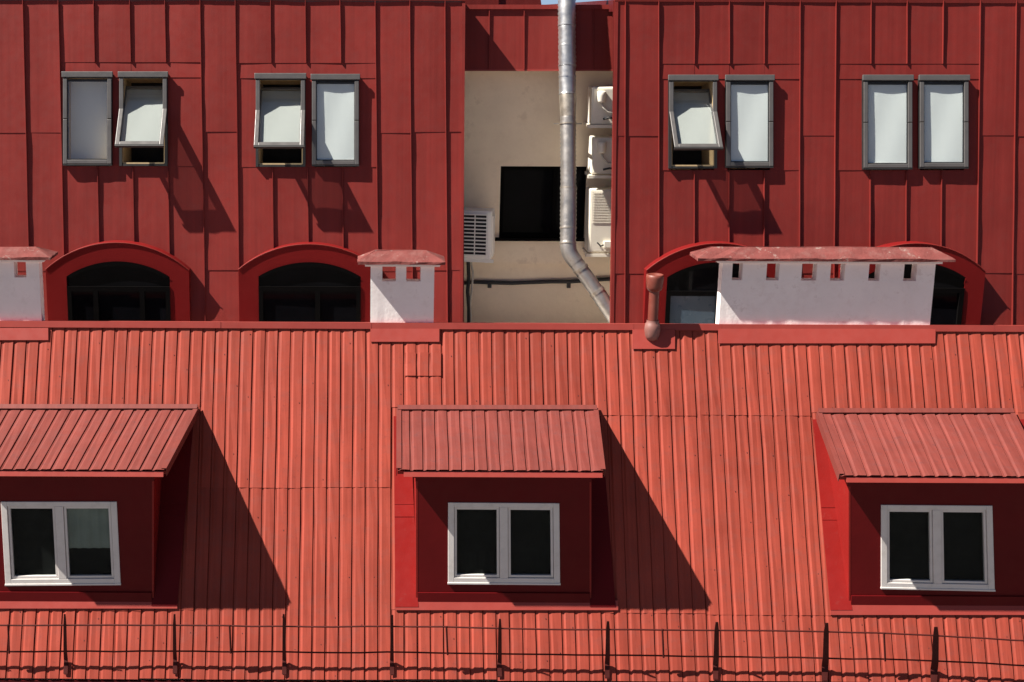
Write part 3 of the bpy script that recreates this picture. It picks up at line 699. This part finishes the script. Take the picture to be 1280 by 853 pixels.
# fascia
fa = thing('recess_fascia', FASC(670, 88), 'red metal fascia band above the beige recess wall', 'fascia')
def fpx(u, v, n=0): return FASC(u, v, n)
fq = [fpx(540, 9), fpx(800, 9), fpx(800, 88), fpx(540, 88)]
bk = Vector((0, .8, 0))
bd = MB().hexa([p + Vector((0, .012, 0)) for p in fq] + [fq[0] + bk, fq[1] + bk, fq[2] + Vector((0, .9, 0)), fq[3] + Vector((0, .9, 0))]).build('band', M['facade'], fa)
fu = [545, 568, 611.5, 655, 699, 742, 790]
for a, b in zip(fu[:-1], fu[1:]):
    r_ = random.uniform(0, .004)
    MB().hexa([fpx(a, 10, .002), fpx(b, 10, .002), fpx(b, 87.5, .006 + r_), fpx(a, 87.5, .006 + r_)] + [fpx(a, 10, -.004), fpx(b, 10, -.004), fpx(b, 87.5, -.004), fpx(a, 87.5, -.004)]).build('panel', M['facade'], bd)
for u in fu[1:-1]:
    p, q = fpx(u, 11, .004), fpx(u, 87, .004); MB().box(p - Vector((.005, 0, 0)), Vector((.010, 0, 0)), q - p, FASC.n * .02).build('seam', M['facade'], bd)
MB().hexa([fpx(540, 6, .03), fpx(800, 6, .03), fpx(800, 11.5, .03), fpx(540, 11.5, .03), fpx(540, 6, -.05), fpx(800, 6, -.05), fpx(800, 11.5, -.02), fpx(540, 11.5, -.02)]).build('top_trim', M['facade'], fa)
MB().hexa([fpx(540, 87, .012), fpx(800, 87, .012), fpx(800, 89, .012), fpx(540, 89, .012), fpx(540, 87, -.02), fpx(800, 87, -.02), fpx(800, 89, -.02), fpx(540, 89, -.02)]).build('drip_edge', M['flash'], fa)
# red roof piece seen behind the fascia
rp0 = at(560, 4, 18.5); rp1 = at(680, 4, 18.5)
rh = thing('roof_hatch', Vector((rp0.x, rp0.y, ZT - .6)), 'red metal roof box just showing behind the fascia top', 'roof box')
mb = MB(); a = rp0; b = rp1
mb.hexa([Vector((a.x, a.y, ZT + .5)), Vector((b.x - .12, b.y, ZT + .5)), Vector((b.x + .06, b.y, ZT - .6)), Vector((a.x, a.y, ZT - .6)), Vector((a.x, a.y + 1, ZT + .5)), Vector((b.x - .12, b.y + 1, ZT + .5)), Vector((b.x + .06, b.y + 1, ZT - .6)), Vector((a.x, a.y + 1, ZT - .6))])
mb.build('box', M['facade'], rh)
mb = MB().abox((b.x - .62, a.y - .02, ZT - .6), (b.x - .60, a.y - .002, ZT + .5)); mb.build('seam', M['facade'], rh)
# ------------------------------------------------------------------ exhaust duct
ZD = 15.93
dt = thing('exhaust_duct', at(766, 400, ZD), 'silver corrugated exhaust duct bending right at its foot', 'duct')
def ribbed(path, r, parent, m, name, step=.024, amp=.0036, n=20):
    pts = []; 
    for a, b in zip(path[:-1], path[1:]):
        k = max(1, int((b - a).length / step)); pts += [lerp(a, b, i / k) for i in range(k)]
    pts.append(path[-1]); rad = [r + (amp if i % 2 else -amp) + random.uniform(-.0008, .0008) for i in range(len(pts))]
    return MB().tube(pts, rad, n).build(name, m, parent)
D = lambda u, v, dz=0: at(u, v, ZD + dz)
r0 = .0965
ribbed([D(708.5, -60), D(708.5, 33)], r0 + .003, dt, M['duct'], 'pipe')
ribbed([D(708.5, 32), D(708.8, 58)], r0 + .001, dt, M['duct'], 'pipe')
ribbed([D(708.8, 57), D(709, 83)], r0 + .002, dt, M['duct'], 'pipe')
ribbed([D(709, 82), D(709.3, 118)], r0, dt, M['duct'], 'pipe')
MB().tube([D(709.3, 116), D(709.8, 124), D(710, 137), D(710, 146)], [r0 - .002, r0 + .003, r0 - .003, r0 - .006], 20).build('stained_band', M['ductold'], dt)
ribbed([D(710, 145), D(710.5, 235)], r0 - .007, dt, M['ductlow'], 'pipe')
ribbed([D(710.5, 234), D(710.3, 285)], r0 - .004, dt, M['ductlow'], 'pipe')
ribbed([D(710.3, 284), D(710, 303)], r0 - .006, dt, M['ductlow'], 'pipe')
arc = [D(710, 302), D(710.2, 308), D(711.5, 315), D(715, 321.5), D(720, 328)]
MB().tube(arc, [r0 - .006, r0 - .002, r0 - .004, r0 - .006, r0 - .008], 20).build('elbow', M['ductlow'], dt)
MB().tube([D(719, 326.7), D(726, 336.5), D(747, 366)], r0 - .012, 20).build('pipe', M['ductlow'], dt)
MB().tube([D(745, 363), D(768, 397), D(800, 442)], r0 - .009, 20).build('pipe', M['ductlow'], dt)
for u, v, rr in ((708.5, 32, .104), (708.8, 58, .102), (709, 82, .103), (709.2, 96, .101), (710.2, 155, .1), (710.5, 235, .097), (710.3, 285, .098), (710, 304, .099)):
    MB().tube([D(u, v - .9), D(u, v + .9)], rr, 20).build('collar', M['duct'] if v < 100 else M['ductold'], dt)
for (a, b) in (((725, 335), (727, 338)), ((745, 363), (747.5, 366.5))): MB().tube([D(*a), D(*b)], r0 - .004, 20).build('collar', M['ductold'], dt)
q = D(710.2, 155); MB().abox((q.x - .16, q.y + .02, q.z - .006), (q.x + .16, q.y + .035, q.z + .006)).build('wall_strap', M['ductold'], dt); 
MB().abox((q.x - .012, q.y + .035, q.z - .012), (q.x + .012, CREAM.q.y + .01, q.z + .012)).build('strap_arm', M['ductold'], dt)
# ------------------------------------------------------------------ air conditioners
def yawed(mb, c, a):
    if a:
        R = Matrix.Rotation(a, 4, 'Z'); mb.v = [c + (R @ (p - c)) for p in mb.v]
    return mb
def ac_left():
    PLy = Plane(Vector((0, FAC.q.y + .8, 0)), 0)
    a, b = PLy(578, 264), PLy(613, 325)
    x1 = b.x; x0 = x1 - .78; zt, zb = a.z, b.z; y0 = PLy.q.y; dpt = .28; c = Vector((x1, y0, zb)); ya = math.radians(-13)
    t = thing('air_conditioner', Vector((x1, y0, zb)), 'beige air conditioner with black grille slots, lower left of recess', 'air conditioner', 'air conditioners in the recess')
    body = yawed(MB().abox((x0, y0, zb), (x1, y0 + dpt, zt)), c, ya).build('body', M['ac_left'], t, bevel=.012)
    pxl = (c - CAM).dot(FW) / FPX
    gx1 = x1 - 4.5 * pxl; gx0 = x0 + .08; gz1, gz0 = zt - .045, zb + .05
    yawed(MB().abox((gx0, y0 - .004, gz0), (gx1, y0 - .001, gz1)), c, ya).build('coil', M['acdark'], body)
    n = 11; st = (gz1 - gz0) / n
    for i in range(n + 1):
        z = gz0 + i * st; yawed(MB().abox((gx0, y0 - .022, z - st * .17), (gx1, y0 - .005, z + st * .17)), c, ya).build('louvre', M['ac_left'], body)
    xx = gx1
    while xx > gx0:
        yawed(MB().abox((xx - .012, y0 - .026, gz0 - .01), (xx, y0 - .006, gz1 + .01)), c, ya).build('grille_bar', M['ac_left'], body); xx -= 15 * pxl
    yawed(MB().abox((x1 + .001, y0 + .05, zb + .03), (x1 + .012, y0 + .25, zt - .07)), c, ya).build('side_cover', M['ac_left'], t, bevel=.004)
    yawed(MB().abox((x0, y0 + .02, zb - .04), (x1 + .03, y0 + .06, zb - .004)).abox((x1 - .08, y0 + .06, zb - .05), (x1 - .04, CREAM.q.y - .02, zb - .005)), c, ya).build('bracket', M['ac_left'], t)
ac_left()
def ac_right(label, u, v0, v1, vt, big):
    PLy = Plane(Vector((0, FAC.q.y + .80, 0)), 0); a, b = PLy(u, v0), PLy(u, v1); x0 = a.x; zt, zb = a.z, b.z; y0 = PLy.q.y; x1 = x0 + (.8 if big else .72); dp = .3
    t = thing('air_conditioner', Vector((x0, y0, zb)), label, 'air conditioner', 'air conditioners in the recess')
    body = MB().abox((x0, y0, zb), (x1, y0 + dp, zt)).build('body', M['ac'], t, bevel=.014)
    w_ = .2
    MB().abox((x0 + .022, y0 - .008, zb + .02), (x0 + .6, y0 - .001, zt - .02)).build('end_panel', M['ac'], body, bevel=.003)
    pz = lambda v: PLy(u, v).z; pX = lambda uu: PLy(uu, v0).x
    if big:
        n = 12
        for i in range(n):
            z = lerp(zt - .05, (zt + zb) / 2 - .05, i / n); MB().abox((x0 + .04, y0 - .014, z), (x0 + .55, y0 - .0085, z + .012)).build('louvre', M['ac'], body)
        MB().abox((pX(757), y0 - .05, pz(309)), (pX(757) + .09, y0 - .009, pz(301))).build('valve', M['ac'], t, bevel=.006)
        MB().tube([Vector((pX(749), y0 - .02, pz(303))), Vector((pX(753), y0 - .05, pz(307))), Vector((pX(759), y0 - .03, pz(305)))], .009, 8).build('pipe', M['cable'], t)
    else:
        cxx = pX(752); lathe([(.001, pz(v0 + 6) + .01), (.045, pz(v0 + 6) + .008), (.052, pz(v0 + 6)), (.052, pz(v0 + 10)), (.044, pz(v0 + 17)), (.040, pz(v0 + 19)), (.001, pz(v0 + 19))], Vector((cxx, y0 - .03, 0)), 14).build('valve_cover', M['ac'], t)
        MB().tube([Vector((cxx, y0 - .03, pz(v0 + 19))), Vector((cxx + .02, y0 - .045, pz(v0 + 25))), Vector((cxx + .07, y0 - .05, pz(v0 + 31))), Vector((cxx + .2, y0 - .03, pz(v0 + 33)))], .012, 8).build('pipe', M['hose'], t)
        MB().tube([Vector((cxx + .03, y0 - .02, pz(v0 + 40))), Vector((cxx + .1, y0 - .04, pz(v0 + 38))), Vector((cxx + .25, y0 - .03, pz(v0 + 40)))], .012, 8).build('pipe', M['cable'], t)
    zb2 = pz(vt)
    MB().abox((PLy(u - 6, v1).x, y0 - .02, zb2), (x1 + .1, y0 + .03, zb2 + .035)).abox((PLy(u - 3, v1).x, y0 + .03, zb2), (PLy(u - 3, v1).x + .04, CREAM.q.y - .01, zb2 + .034)).build('bracket', M['ac'], t)
ac_right('topmost ivory air conditioner at right side of recess', 740, 109, 156, 160, False)
ac_right('middle ivory air conditioner at right side of recess', 741, 172, 218, 223, False)
ac_right('tall lowest ivory air conditioner with louvred panel, right of duct', 738, 237, 316, 321, True)
# ------------------------------------------------------------------ cables and hoses
CL = Plane(CREAM.q + Vector((0, .04, 0)), 0)
ck = thing('wall_cable', CL(600, 352), 'black cable running level across the lower beige wall', 'cable')
pth = [(572, 355), (592, 352.5), (612, 353), (640, 354), (660, 353.5), (690, 352), (713, 352), (735, 350.5), (752, 350), (766, 349), (800, 348)]
MB().tube([CL(u, v + random.uniform(-.4, .4)) for u, v in pth], .024, 8).build('cable', M['cable'], ck)
for u in (612, 711):
    q = CL(u, 356); MB().abox((q.x - .022, q.y - .012, q.z - .04), (q.x + .022, q.y + .035, q.z + .02)).build('clamp', M['cable'], ck)
hs = thing('hose_pair', CL(587, 405), 'pair of hoses hanging below the left air conditioner', 'hose')
CH = Plane(CREAM.q + Vector((0, -.08, 0)), 0)
MB().tube([CH(585, 325), CH(586, 345), CH(584.5, 365), CH(586, 385), CH(586.5, 425)], .022, 8).build('black_hose', M['cable'], hs)
MB().tube([CH(588, 325), CH(591, 340), CH(590, 360), CH(587.5, 380), CH(588.5, 395), CH(587, 425)], .014, 8).build('pale_hose', M['hose'], hs)
